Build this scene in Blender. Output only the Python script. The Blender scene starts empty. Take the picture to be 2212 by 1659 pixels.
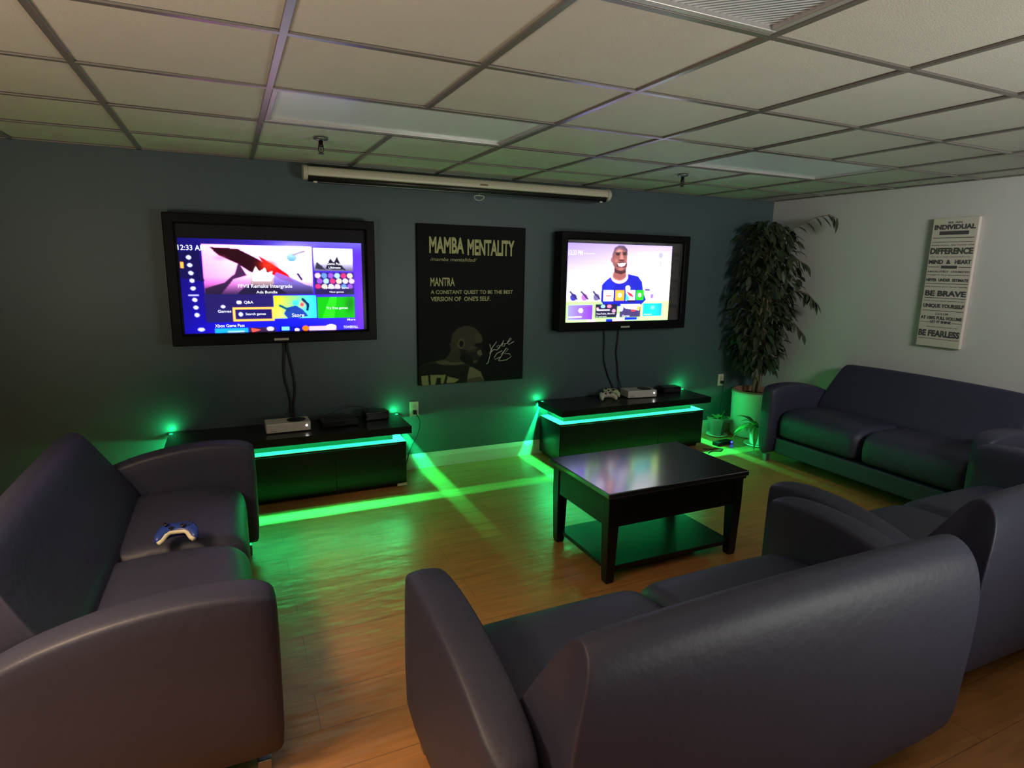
import bpy, bmesh, math, random
import numpy as np
from mathutils import Vector, Matrix
random.seed(7); rng = np.random.RandomState(5)
S = bpy.context.scene; C = S.collection

# ------------------------------------------------------------------ camera, light, exposure
CAM = Vector((-0.1886, -4.3469, 1.5592))
def cam_matrix(yaw=0.43823, pitch=0.19474, roll=0.01794):
    f = Vector((math.sin(yaw)*math.cos(pitch), math.cos(yaw)*math.cos(pitch), -math.sin(pitch)))
    r = Vector((math.cos(yaw), -math.sin(yaw), 0)); u = r.cross(f)
    c, s = math.cos(roll), math.sin(roll)
    r2 = c*r + s*u; u2 = -s*r + c*u
    m = Matrix((r2, u2, -f)).transposed().to_4x4(); m.translation = CAM
    return m
cd = bpy.data.cameras.new('camera'); cam = bpy.data.objects.new('camera', cd); C.objects.link(cam)
cd.sensor_width = 36; cd.lens = 1303.32/2212*36; cd.clip_start = 0.02
cam.matrix_world = cam_matrix(); S.camera = cam
S.view_settings.view_transform = 'Standard'; S.view_settings.look = 'None'
S.view_settings.gamma = 1; S.view_settings.use_curve_mapping = False
S.view_settings.exposure = 0.0
W = bpy.data.worlds.new('world'); S.world = W; W.use_nodes = True
W.node_tree.nodes['Background'].inputs[0].default_value = (0.02, 0.02, 0.022, 1)
W.node_tree.nodes['Background'].inputs[1].default_value = 0.3

def area(name, loc, target, sx, sy, power, col, parent=None, spread=180):
    l = bpy.data.lights.new(name, 'AREA'); l.shape = 'RECTANGLE'; l.size = sx; l.size_y = sy
    l.energy = power; l.color = col; l.spread = math.radians(spread)
    o = bpy.data.objects.new(name, l); C.objects.link(o); o.location = loc
    d = Vector(target) - Vector(loc)
    o.rotation_euler = d.to_track_quat('-Z', 'Y').to_euler()
    if parent: o.parent = parent
    return o
# area lamps added out of view; the first two are uplights brightening the ceiling
area('left_ceiling_fill', (-1.7, -4.7, 0.9), (-1.2, -3.7, 2.19), 0.8, 0.8, 26.0, (1.0, 0.87, 0.68), spread=110)
area('right_ceiling_fill', (2.3, -4.9, 0.9), (1.5, -2.6, 2.19), 1.0, 0.8, 17.0, (0.95, 0.95, 0.84), spread=120)
area('left_sofa_fill', (-1.5, -3.0, 2.14), (-1.1, -2.8, 0), 0.9, 0.4, 30.0, (1.0, 0.70, 0.42), spread=110)  # added warm fill from above for the left sofa arm
area('floor_fill_light', (-0.5, -4.1, 2.15), (-0.3, -3.9, 0), 1.0, 0.4, 6.5, (1.0, 0.62, 0.34), spread=95)  # added warm fill on the foreground floor
area('right_wall_fill', (3.0, -4.9, 2.10), (4.53, -2.0, 1.9), 0.8, 0.4, 21.0, (1.0, 0.95, 0.90), spread=100)  # added neutral fill aimed at the white right wall

# ------------------------------------------------------------------ helpers
MATS = {}
def mat(name, col, rough=0.5, metal=0.0, spec=0.5, coat=0.0, bump=0.0, bscale=60, var=0.0, vscale=4, emit=None, es=0.0, sheen=0.0):
    if name in MATS: return MATS[name]
    m = bpy.data.materials.new(name); m.use_nodes = True; nt = m.node_tree; b = nt.nodes['Principled BSDF']
    b.inputs['Base Color'].default_value = (*col, 1); b.inputs['Roughness'].default_value = rough
    b.inputs['Metallic'].default_value = metal; b.inputs['Specular IOR Level'].default_value = spec
    b.inputs['Coat Weight'].default_value = coat; b.inputs['Coat Roughness'].default_value = 0.22
    if emit: b.inputs['Emission Color'].default_value = (*emit, 1); b.inputs['Emission Strength'].default_value = es
    tc = nt.nodes.new('ShaderNodeTexCoord')
    if var:
        n = nt.nodes.new('ShaderNodeTexNoise'); n.inputs['Scale'].default_value = vscale; n.inputs['Detail'].default_value = 4
        nt.links.new(tc.outputs['Object'], n.inputs['Vector'])
        mx = nt.nodes.new('ShaderNodeMix'); mx.data_type = 'RGBA'
        mx.inputs[6].default_value = (*[c*(1-var) for c in col], 1); mx.inputs[7].default_value = (*[min(1, c*(1+var)) for c in col], 1)
        nt.links.new(n.outputs['Fac'], mx.inputs[0]); nt.links.new(mx.outputs[2], b.inputs['Base Color'])
    if bump:
        n = nt.nodes.new('ShaderNodeTexNoise'); n.inputs['Scale'].default_value = bscale; n.inputs['Detail'].default_value = 3
        nt.links.new(tc.outputs['Object'], n.inputs['Vector'])
        bp = nt.nodes.new('ShaderNodeBump'); bp.inputs['Strength'].default_value = bump; bp.inputs['Distance'].default_value = 0.01
        nt.links.new(n.outputs['Fac'], bp.inputs['Height']); nt.links.new(bp.outputs['Normal'], b.inputs['Normal'])
    MATS[name] = m; return m
def emis(name, col, s):
    if name in MATS: return MATS[name]
    m = bpy.data.materials.new(name); m.use_nodes = True; nt = m.node_tree; nt.nodes.clear()
    e = nt.nodes.new('ShaderNodeEmission'); e.inputs[0].default_value = (*col, 1); e.inputs[1].default_value = s
    o = nt.nodes.new('ShaderNodeOutputMaterial'); nt.links.new(e.outputs[0], o.inputs[0]); MATS[name] = m; return m

def obj(name, bm, m, parent=None, loc=None, smooth=False, kind=None, bevel=0, seg=2, subsurf=0, rot=None):
    me = bpy.data.meshes.new(name)
    if isinstance(bm, bmesh.types.BMesh):
        bmesh.ops.recalc_face_normals(bm, faces=bm.faces); bm.to_mesh(me); bm.free()
    else: me = bm
    if m: me.materials.append(m)
    o = bpy.data.objects.new(name, me); C.objects.link(o)
    if parent: o.parent = parent
    if loc: o.location = loc
    if rot: o.rotation_euler = rot
    if smooth or bevel:
        for p in me.polygons: p.use_smooth = True
    if bevel:
        b = o.modifiers.new('bevel', 'BEVEL'); b.width = bevel; b.segments = seg; b.limit_method = 'ANGLE'; b.angle_limit = math.radians(40)
        b.harden_normals = True
    if subsurf:
        s = o.modifiers.new('sub', 'SUBSURF'); s.levels = subsurf; s.render_levels = subsurf
    if kind: o['kind'] = kind
    return o
def tag(o, label, cat, group=None):
    o['label'] = label; o['category'] = cat
    if group: o['group'] = group
    return o
def thing(name, label, cat, loc=(0,0,0), rz=0, group=None):
    o = bpy.data.objects.new(name, None); C.objects.link(o); o.location = loc; o.rotation_euler = (0,0,rz)
    o.empty_display_size = 0.1
    return tag(o, label, cat, group)
def box(bm, x0, x1, y0, y1, z0, z1):
    v = [bm.verts.new(p) for p in [(x0,y0,z0),(x1,y0,z0),(x1,y1,z0),(x0,y1,z0),(x0,y0,z1),(x1,y0,z1),(x1,y1,z1),(x0,y1,z1)]]
    for f in [(0,3,2,1),(4,5,6,7),(0,1,5,4),(1,2,6,5),(2,3,7,6),(3,0,4,7)]: bm.faces.new([v[i] for i in f])
    return bm
def B(*a):
    bm = bmesh.new()
    if isinstance(a[0], (tuple, list)):
        for t in a: box(bm, *t)
    else: box(bm, *a)
    return bm
def tube(bm, pts, r, n=8, closed=False):
    pts = [Vector(p) for p in pts]; rs = r if isinstance(r, (list, tuple)) else [r]*len(pts)
    rings = []; N = len(pts); up = Vector((0.13, 0.21, 0.97))
    for i, p in enumerate(pts):
        a = pts[(i-1) % N] if (closed or i > 0) else p; b = pts[(i+1) % N] if (closed or i < N-1) else p
        t = (b-a).normalized(); s = t.cross(up)
        if s.length < 0.05: s = t.cross(Vector((1,0,0)))
        s.normalize(); q = s.cross(t)
        rings.append([bm.verts.new(p + rs[i]*(math.cos(2*math.pi*k/n)*s + math.sin(2*math.pi*k/n)*q)) for k in range(n)])
    M = N if closed else N-1
    for i in range(M):
        A, D = rings[i], rings[(i+1) % N]
        for k in range(n): bm.faces.new((A[k], A[(k+1) % n], D[(k+1) % n], D[k]))
    if not closed:
        bm.faces.new(rings[0][::-1]); bm.faces.new(rings[-1])
    return bm
def lathe(prof, n=32, bm=None, c=(0,0)):
    bm = bm or bmesh.new(); rings = []
    for r, z in prof:
        if r < 1e-5: rings.append([bm.verts.new((c[0], c[1], z))])
        else: rings.append([bm.verts.new((c[0]+r*math.cos(2*math.pi*k/n), c[1]+r*math.sin(2*math.pi*k/n), z)) for k in range(n)])
    for A, D in zip(rings, rings[1:]):
        if len(A) == 1 and len(D) == 1: continue
        for k in range(n):
            k2 = (k+1) % n
            if len(A) == 1: bm.faces.new((A[0], D[k2], D[k]))
            elif len(D) == 1: bm.faces.new((A[k], A[k2], D[0]))
            else: bm.faces.new((A[k], A[k2], D[k2], D[k]))
    return bm
def prism(pts, w0, w1, axis='x'):
    """polygon in the other two axes extruded along axis"""
    bm = bmesh.new()
    f = {'x': lambda w, a, b: (w, a, b), 'y': lambda w, a, b: (a, w, b), 'z': lambda w, a, b: (a, b, w)}[axis]
    A = [bm.verts.new(f(w0, *p)) for p in pts]; D = [bm.verts.new(f(w1, *p)) for p in pts]
    n = len(pts); bm.faces.new(A); bm.faces.new(D[::-1])
    for i in range(n): bm.faces.new((A[i], D[i], D[(i+1) % n], A[(i+1) % n]))
    return bm
def text(s, x0, x1, z0, z1, y, m, parent, name='lettering', off=0.0, ext=0.0, italic=0):
    """lettering fitted to a box in the parent's xz plane, facing -y"""
    cu = bpy.data.curves.new('t', 'FONT'); cu.body = s; cu.size = 1; cu.offset = off; cu.extrude = 0; cu.resolution_u = 3; cu.shear = italic
    o = bpy.data.objects.new('t', cu); C.objects.link(o)
    dg = bpy.context.evaluated_depsgraph_get(); me = bpy.data.meshes.new_from_object(o.evaluated_get(dg))
    bpy.data.objects.remove(o); n = len(me.vertices)
    co = np.empty(n*3); me.vertices.foreach_get('co', co); co = co.reshape(-1, 3)
    mn, mx_ = co.min(0), co.max(0); d = np.maximum(mx_-mn, 1e-6)
    out = np.empty_like(co); out[:,0] = x0 + (co[:,0]-mn[0])/d[0]*(x1-x0); out[:,2] = z0 + (co[:,1]-mn[1])/d[1]*(z1-z0); out[:,1] = y
    me.vertices.foreach_set('co', out.ravel()); me.name = name; me.materials.clear(); me.update()
    return obj(name, me, m, parent)

# --- a printed or displayed picture: a fine grid whose vertices carry the picture's colours
class Canvas:
    def __init__(s, w, h, asp):
        s.w, s.h, s.asp = w, h, asp
        s.u, s.v = np.meshgrid((np.arange(w)+.5)/w, (np.arange(h)+.5)/h)
        s.a = np.zeros((h, w, 3))
    def put(s, mask, col, alpha=1.0):
        col = np.array(col); m = (np.asarray(mask, float)*alpha)[..., None]
        s.a = s.a*(1-m) + col*m
    def rect(s, x0, y0, x1, y1, col, alpha=1): s.put((s.u>=x0)&(s.u<=x1)&(s.v>=y0)&(s.v<=y1), col, alpha)
    def ell(s, cx, cy, rx, ry, col, alpha=1, rot=0):
        dx, dy = (s.u-cx)*s.asp, s.v-cy; c, sn = math.cos(rot), math.sin(rot)
        a, b = dx*c+dy*sn, -dx*sn+dy*c
        s.put((a/(rx*s.asp))**2 + (b/ry)**2 < 1, col, alpha)
    def blob(s, cx, cy, rx, ry, col, alpha=1):
        s.put(np.exp(-(((s.u-cx)/rx)**2+((s.v-cy)/ry)**2)), col, alpha)
    def poly(s, pts, col, alpha=1):
        ins = np.zeros(s.u.shape, bool); n = len(pts)
        for i in range(n):
            (x0, y0), (x1, y1) = pts[i], pts[(i+1) % n]
            if y0 == y1: continue
            c = ((y0 > s.v) != (y1 > s.v)) & (s.u < (x1-x0)*(s.v-y0)/(y1-y0)+x0); ins ^= c
        s.put(ins, col, alpha)
    def line(s, pts, wd, col, alpha=1):
        for (x0, y0), (x1, y1) in zip(pts, pts[1:]):
            dx, dy = (x1-x0)*s.asp, y1-y0; L = dx*dx+dy*dy+1e-12
            t = np.clip((((s.u-x0)*s.asp)*dx+(s.v-y0)*dy)/L, 0, 1)
            d = np.hypot((s.u-x0)*s.asp-t*dx, s.v-y0-t*dy); s.put(d < wd, col, alpha)
    def blur(s, k=1):
        for _ in range(k):
            p = np.pad(s.a, ((1,1),(1,1),(0,0)), 'edge')
            s.a = (p[1:-1,1:-1]*2 + p[:-2,1:-1]+p[2:,1:-1]+p[1:-1,:-2]+p[1:-1,2:])/6
def picture(name, cv, x0, x1, z0, z1, y, m, parent):
    w, h = cv.w, cv.h
    xs = np.linspace(x0, x1, w); zs = np.linspace(z1, z0, h); X, Z = np.meshgrid(xs, zs)
    co = np.stack([X, np.full_like(X, y), Z], -1).reshape(-1, 3)
    i = np.arange(h-1)[:,None]*w + np.arange(w-1)[None]
    F = np.stack([i, i+w, i+w+1, i+1], -1).reshape(-1, 4)
    me = bpy.data.meshes.new(name); me.vertices.add(len(co)); me.vertices.foreach_set('co', co.ravel())
    me.loops.add(F.size); me.loops.foreach_set('vertex_index', F.ravel().astype(np.int32))
    me.polygons.add(len(F)); me.polygons.foreach_set('loop_start', np.arange(0, F.size, 4, dtype=np.int32)); me.update(calc_edges=True)
    at = me.color_attributes.new('picture', 'FLOAT_COLOR', 'POINT')
    rgba = np.ones((w*h, 4)); rgba[:, :3] = np.clip(cv.a, 0, 1).reshape(-1, 3)**2.95
    at.data.foreach_set('color', rgba.ravel())
    return obj(name, me, m, parent)
def picmat(name, emission=None, rough=0.5):
    m = bpy.data.materials.new(name); m.use_nodes = True; nt = m.node_tree; b = nt.nodes['Principled BSDF']
    a = nt.nodes.new('ShaderNodeAttribute'); a.attribute_name = 'picture'
    b.inputs['Roughness'].default_value = rough; b.inputs['Specular IOR Level'].default_value = .2
    if emission:
        b.inputs['Base Color'].default_value = (0.01, 0.01, 0.012, 1)
        nt.links.new(a.outputs['Color'], b.inputs['Emission Color']); b.inputs['Emission Strength'].default_value = emission
    else: nt.links.new(a.outputs['Color'], b.inputs['Base Color'])
    return m

# ------------------------------------------------------------------ materials
GREEN = (0.012, 1.0, 0.25)
M_teal = mat('teal_wall_paint', (0.062, 0.100, 0.112), 0.42, bump=0.06, bscale=140, var=0.06, vscale=3)
M_white_wall = mat('white_wall_paint', (0.60, 0.60, 0.60), 0.5, bump=0.06, bscale=140)
M_base = mat('baseboard_paint', (0.60, 0.54, 0.46), 0.35)
M_tile = mat('ceiling_tile', (0.60, 0.59, 0.55), 0.75, bump=0.25, bscale=220, var=0.05, vscale=6)
M_grid = mat('grid_metal', (0.24, 0.22, 0.21), 0.30, metal=0.35)
M_leather = mat('slate_vinyl', (0.034, 0.036, 0.068), 0.52, spec=0.45, bump=0.14, bscale=35, var=0.12, vscale=5)
M_legm = mat('leg_metal', (0.25, 0.25, 0.27), 0.3, metal=0.8)
M_dark = mat('espresso_veneer', (0.008, 0.006, 0.007), 0.30, spec=1.0, bump=0.02, bscale=12, coat=1.0)
M_dark.node_tree.nodes['Principled BSDF'].inputs['Coat IOR'].default_value = 2.1; M_dark.node_tree.nodes['Principled BSDF'].inputs['Coat Roughness'].default_value = 0.13
M_cab = mat('black_cabinet', (0.006, 0.0055, 0.006), 0.30, spec=0.3, bump=0.04, bscale=18)
M_black = mat('black_plastic', (0.012, 0.012, 0.013), 0.35)
M_blackgloss = mat('black_gloss', (0.008, 0.007, 0.008), 0.18)
M_rubber = mat('black_cable', (0.012, 0.012, 0.012), 0.5)
M_whitep = mat('white_plastic', (0.62, 0.60, 0.55), 0.35)
M_led = emis('green_led', GREEN, 190.0); M_led2 = emis('green_led_side', GREEN, 420.0)
M_core = mat('slot_lining', (0.030, 0.036, 0.034), 0.5, spec=.2)
M_corner_glow = emis('green_corner_glow', GREEN, 5.0)  # emission of the glow source added at the cabinet corners
M_slot = mat('pale_slot_lining', (0.48, 0.52, 0.50), 0.5)
M_leaf = mat('leaf_green', (0.032, 0.048, 0.022), 0.45, var=0.5, vscale=9)
M_leaf2 = mat('fresh_leaf', (0.12, 0.22, 0.07), 0.4, var=0.3, vscale=12)
M_trunk = mat('bark', (0.20, 0.15, 0.09), 0.8, bump=0.5, bscale=30)
M_soil = mat('soil', (0.02, 0.014, 0.01), 0.95, bump=0.8, bscale=60)
M_pot = mat('ivory_ceramic', (0.62, 0.60, 0.52), 0.35)
M_terra = mat('clay_rim', (0.35, 0.19, 0.12), 0.6)
M_grey = mat('grey_ceramic', (0.20, 0.19, 0.20), 0.4, var=0.15, vscale=14)

def floor_mat():
    m = bpy.data.materials.new('laminate_floor'); m.use_nodes = True; nt = m.node_tree; b = nt.nodes['Principled BSDF']
    tc = nt.nodes.new('ShaderNodeTexCoord')
    br = nt.nodes.new('ShaderNodeTexBrick'); br.offset = 0.37; br.inputs['Scale'].default_value = 1
    br.inputs['Brick Width'].default_value = 1.25; br.inputs['Row Height'].default_value = 0.19
    br.inputs['Mortar Size'].default_value = 0.0012
    br.inputs['Color1'].default_value = (0.46, 0.215, 0.075, 1); br.inputs['Color2'].default_value = (0.40, 0.18, 0.06, 1)
    br.inputs['Mortar'].default_value = (0.15, 0.08, 0.035, 1)
    nt.links.new(tc.outputs['Object'], br.inputs['Vector'])
    mp = nt.nodes.new('ShaderNodeMapping'); mp.inputs['Scale'].default_value = (1.6, 14, 1); nt.links.new(tc.outputs['Object'], mp.inputs[0])
    n = nt.nodes.new('ShaderNodeTexNoise'); n.inputs['Scale'].default_value = 2.2; n.inputs['Detail'].default_value = 6; n.inputs['Distortion'].default_value = 1.2
    nt.links.new(mp.outputs[0], n.inputs['Vector'])
    cr = nt.nodes.new('ShaderNodeValToRGB'); cr.color_ramp.elements[0].position = 0.3; cr.color_ramp.elements[1].position = 0.75
    cr.color_ramp.elements[0].color = (0.75, 0.73, 0.71, 1); cr.color_ramp.elements[1].color = (1.12, 1.08, 1.0, 1)
    nt.links.new(n.outputs['Fac'], cr.inputs[0])
    mx = nt.nodes.new('ShaderNodeMix'); mx.data_type = 'RGBA'; mx.blend_type = 'MULTIPLY'; mx.inputs[0].default_value = 1
    nt.links.new(br.outputs['Color'], mx.inputs[6]); nt.links.new(cr.outputs[0], mx.inputs[7]); nt.links.new(mx.outputs[2], b.inputs['Base Color'])
    b.inputs['Roughness'].default_value = 0.36
    mp2 = nt.nodes.new('ShaderNodeMapping'); mp2.inputs['Scale'].default_value = (2.2, 6, 1); nt.links.new(tc.outputs['Object'], mp2.inputs[0])
    n2 = nt.nodes.new('ShaderNodeTexNoise'); n2.inputs['Scale'].default_value = 2.0; n2.inputs['Detail'].default_value = 2
    nt.links.new(mp2.outputs[0], n2.inputs['Vector'])
    bp = nt.nodes.new('ShaderNodeBump'); bp.inputs['Strength'].default_value = 0.35; bp.inputs['Distance'].default_value = 0.02
    nt.links.new(n2.outputs['Fac'], bp.inputs['Height']); nt.links.new(bp.outputs['Normal'], b.inputs['Normal'])
    return m

# ------------------------------------------------------------------ room shell
XR, XL, YB, H = 4.56, -3.4, -8.0, 2.192
T = 0.6096; Y0 = -1.768     # ceiling grid: column lines at x = i*T, row lines at y = Y0 + j*T
def struct(name, bm, m, **k): return obj(name, bm, m, kind='structure', **k)
struct('floor', B(XL-.1, XR+.1, YB-.1, 0.1, -0.1, 0.0), floor_mat())
struct('wall_back', B(XL-.1, XR+.1, 0.0, 0.1, 0.0, H+.15), M_teal)
struct('wall_right', B(XR, XR+.1, YB, 0.0, 0.0, H+.15), M_white_wall)
struct('wall_left', B(XL-.1, XL, YB, 0.0, 0.0, H+.15), M_teal)
struct('wall_rear', B(XL, XR, YB-.1, YB, 0.0, H+.15), M_teal)
bm = bmesh.new()
xs = [XL] + [i*T for i in range(-5, 8)] + [XR]; ys = [YB] + [Y0+j*T for j in range(-10, 3)] + [0.0]
FIX = [(0, 0), (4, 0), (0, -3)]      # left column index and row index of the 2 x 4 ft fixtures
holes = {(i+d, j) for i, j in FIX for d in (0, 1)}
for a, (x0, x1) in enumerate(zip(xs, xs[1:])):
    for b_, (y0, y1) in enumerate(zip(ys, ys[1:])):
        if (a-6, b_-11) in holes: continue
        t = [random.uniform(0, .003) for _ in range(4)]
        z = H + .004; e = .003
        v = [bm.verts.new(p) for p in [(x0+e,y0+e,z+t[0]),(x1-e,y0+e,z+t[1]),(x1-e,y1-e,z+t[2]),(x0+e,y1-e,z+t[3])]]
        u = [bm.verts.new((q.co.x, q.co.y, H+.03)) for q in v]
        bm.faces.new(v[::-1]); bm.faces.new(u)
        for k in range(4): bm.faces.new((v[k], v[(k+1)%4], u[(k+1)%4], u[k]))
struct('ceiling', bm, M_tile)
bm = bmesh.new()
for x in xs[1:-1]:
    cuts = sorted((Y0+j*T+.012, Y0+(j+1)*T-.012) for i, j in FIX if abs(x-(i+1)*T) < .01)   # no bar under a fixture
    y = YB
    for a, b_ in cuts + [(0, 0)]:
        box(bm, x-.012, x+.012, y, a, H-.004, H+.004); box(bm, x-.004, x+.004, y, a, H+.004, H+.035); y = b_
for y in ys[1:-1]: box(bm, XL, XR, y-.012, y+.012, H-.0035, H+.0035)
box(bm, XL, XR, -.022, 0, H-.004, H+.004); box(bm, XR-.022, XR, YB, 0, H-.004, H+.004); box(bm, XL, XL+.022, YB, 0, H-.004, H+.004)
struct('trim_1', bm, M_grid, bevel=.0015, seg=1)
struct('trim_2', B(XL-.1, XR+.1, YB-.1, .1, H+.12, H+.15), M_tile)
def baseboard(name, x0, x1):
    struct(name, prism([(0, 0), (-.015, 0), (-.015, .085), (-.009, .105), (-.004, .118), (0, .118)], x0, x1, 'x'), M_base)
baseboard('baseboard_back', XL, XR)
struct('baseboard_right', prism([(XR, 0), (XR-.015, 0), (XR-.015, .095), (XR-.004, .118), (XR, .118)], YB, -.015, 'y'), M_base)
struct('baseboard_left', prism([(XL, 0), (XL+.015, 0), (XL+.015, .095), (XL+.004, .118), (XL, .118)], YB, -.015, 'y'), M_base)

# ------------------------------------------------------------------ ceiling fixtures
M_diff = mat('fixture_diffuser', (0.88, 0.93, 1.0), 0.25, spec=1.0)
M_frame = mat('fixture_frame', (0.50, 0.49, 0.50), 0.3, metal=0.3)
def prismatic():
    m = mat('prismatic_diffuser', (0.72, 0.80, 0.88), 0.25, spec=0.6); nt = m.node_tree; b = nt.nodes['Principled BSDF']
    tc = nt.nodes.new('ShaderNodeTexCoord'); w = nt.nodes.new('ShaderNodeTexWave'); w.inputs['Scale'].default_value = 28; w.bands_direction = 'DIAGONAL'
    nt.links.new(tc.outputs['Object'], w.inputs['Vector'])
    bp = nt.nodes.new('ShaderNodeBump'); bp.inputs['Strength'].default_value = 1; bp.inputs['Distance'].default_value = 0.01
    nt.links.new(w.outputs['Fac'], bp.inputs['Height']); nt.links.new(bp.outputs['Normal'], b.inputs['Normal']); return m
for k, (i, j) in enumerate(FIX):
    lab = ['unlit rectangular ceiling light above the left television, bluish diffuser', 'unlit ceiling light panel at the far right, in front of the potted tree',
           'unlit ceiling light cut off by the top of the picture, ribbed diffuser'][k]
    t = thing('ceiling_light', lab, 'ceiling light', (i*T, Y0+j*T, H), group=None)
    w, d = 2*T, T
    obj('frame', B((.012,w-.012,.012,.035,-.002,.03),(.012,w-.012,d-.035,d-.012,-.002,.03),(.012,.035,.035,d-.035,-.002,.03),(w-.035,w-.012,.035,d-.035,-.002,.03)), M_frame, t, bevel=.004)
    obj('diffuser', B(.035, w-.035, .035, d-.035, .012, .02), M_diff if k < 2 else prismatic(), t)
    obj('housing', B(.014, w-.014, .014, d-.014, .031, .09), M_frame, t)
for k, (x, y) in enumerate([(.30, -.90), (2.71, -.88)]):
    t = thing('fire_sprinkler', ['fire sprinkler head hanging above the left television', 'fire sprinkler head hanging above the right television'][k], 'sprinkler', (x, y, H), group=None)
    obj('escutcheon', lathe([(0,-.001),(.038,-.001),(.036,-.010),(.016,-.016),(0,-.016)], 20), M_legm, t, smooth=True)
    bm = lathe([(0,-.012),(.011,-.012),(.011,-.035),(.014,-.036),(.014,-.045),(0,-.045)], 12)
    tube(bm, [(.010,0,-.045),(.014,0,-.062),(.003,0,-.078)], .003, 6); tube(bm, [(-.010,0,-.045),(-.014,0,-.062),(-.003,0,-.078)], .003, 6)
    tube(bm, [(0,0,-.045),(0,0,-.078)], .0025, 6)
    obj('nozzle', bm, mat('dark_brass', (.05,.045,.04), .35, metal=.8), t, smooth=True)
    obj('deflector', lathe([(0,-.078),(.016,-.078),(.015,-.081),(0,-.081)], 12), MATS['dark_brass'], t)

# ------------------------------------------------------------------ projector screen on the ceiling edge
t = thing('projector_screen', 'rolled-up projector screen in a long ivory tube casing above the poster', 'projector screen', (.29, -.125, 2.115))
M_iv = mat('ivory_enamel', (0.62, 0.57, 0.47), 0.35)
L = 2.32
prof = [(.045*math.cos(a), .042*math.sin(a)) for a in [math.radians(q) for q in range(-35, 216, 12)]]
obj('casing', prism(prof, .03, L-.03, 'x'), M_iv, t, smooth=False, bevel=.002)
for x0, x1 in ((0, .03), (L-.03, L)):
    obj('end_cap', prism([(.052*math.cos(math.radians(q)), .046*math.sin(math.radians(q))) for q in range(0, 360, 15)], x0, x1, 'x'), mat('cap_ivory', (.55,.50,.42), .4), t, bevel=.006)
obj('roller', tube(bmesh.new(), [(.031,0,-.030),(L-.031,0,-.030)], .024, 14), M_black, t, smooth=True)
for x in (.075, L-.075):
    obj('hem_cap', tube(bmesh.new(), [(x-.012,-.006,-.052),(x+.012,-.006,-.052)], .008, 10), M_whitep, t)
obj('hem_bar', tube(bmesh.new(), [(.088,-.006,-.053),(L-.088,-.006,-.053)], .007, 8), M_black, t)
obj('maker_plate', B(1.20, 1.26, -.047, -.044, -.004, .008), mat('brown_plate', (.22,.12,.04), .4), t)
cx, cz = 1.20, -.085
obj('pull_ring', tube(bmesh.new(), [(cx+.038*math.cos(a), -.03-.01*math.sin(a), cz+.016*math.sin(a)+.004*math.cos(2*a)) for a in [k*math.pi/9 for k in range(18)]], .0028, 6, True), mat('pull_ring_plastic', (.6,.62,.6), .35), t, smooth=True)
obj('pull_cord', tube(bmesh.new(), [(cx,-.026,-.058),(cx,-.028,-.071)], .0015, 5), M_whitep, t)
for x in (): obj('mount_bracket', B(x-.02, x+.02, -.012, .012, .041, H-2.115-.004), M_iv, t)

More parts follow.
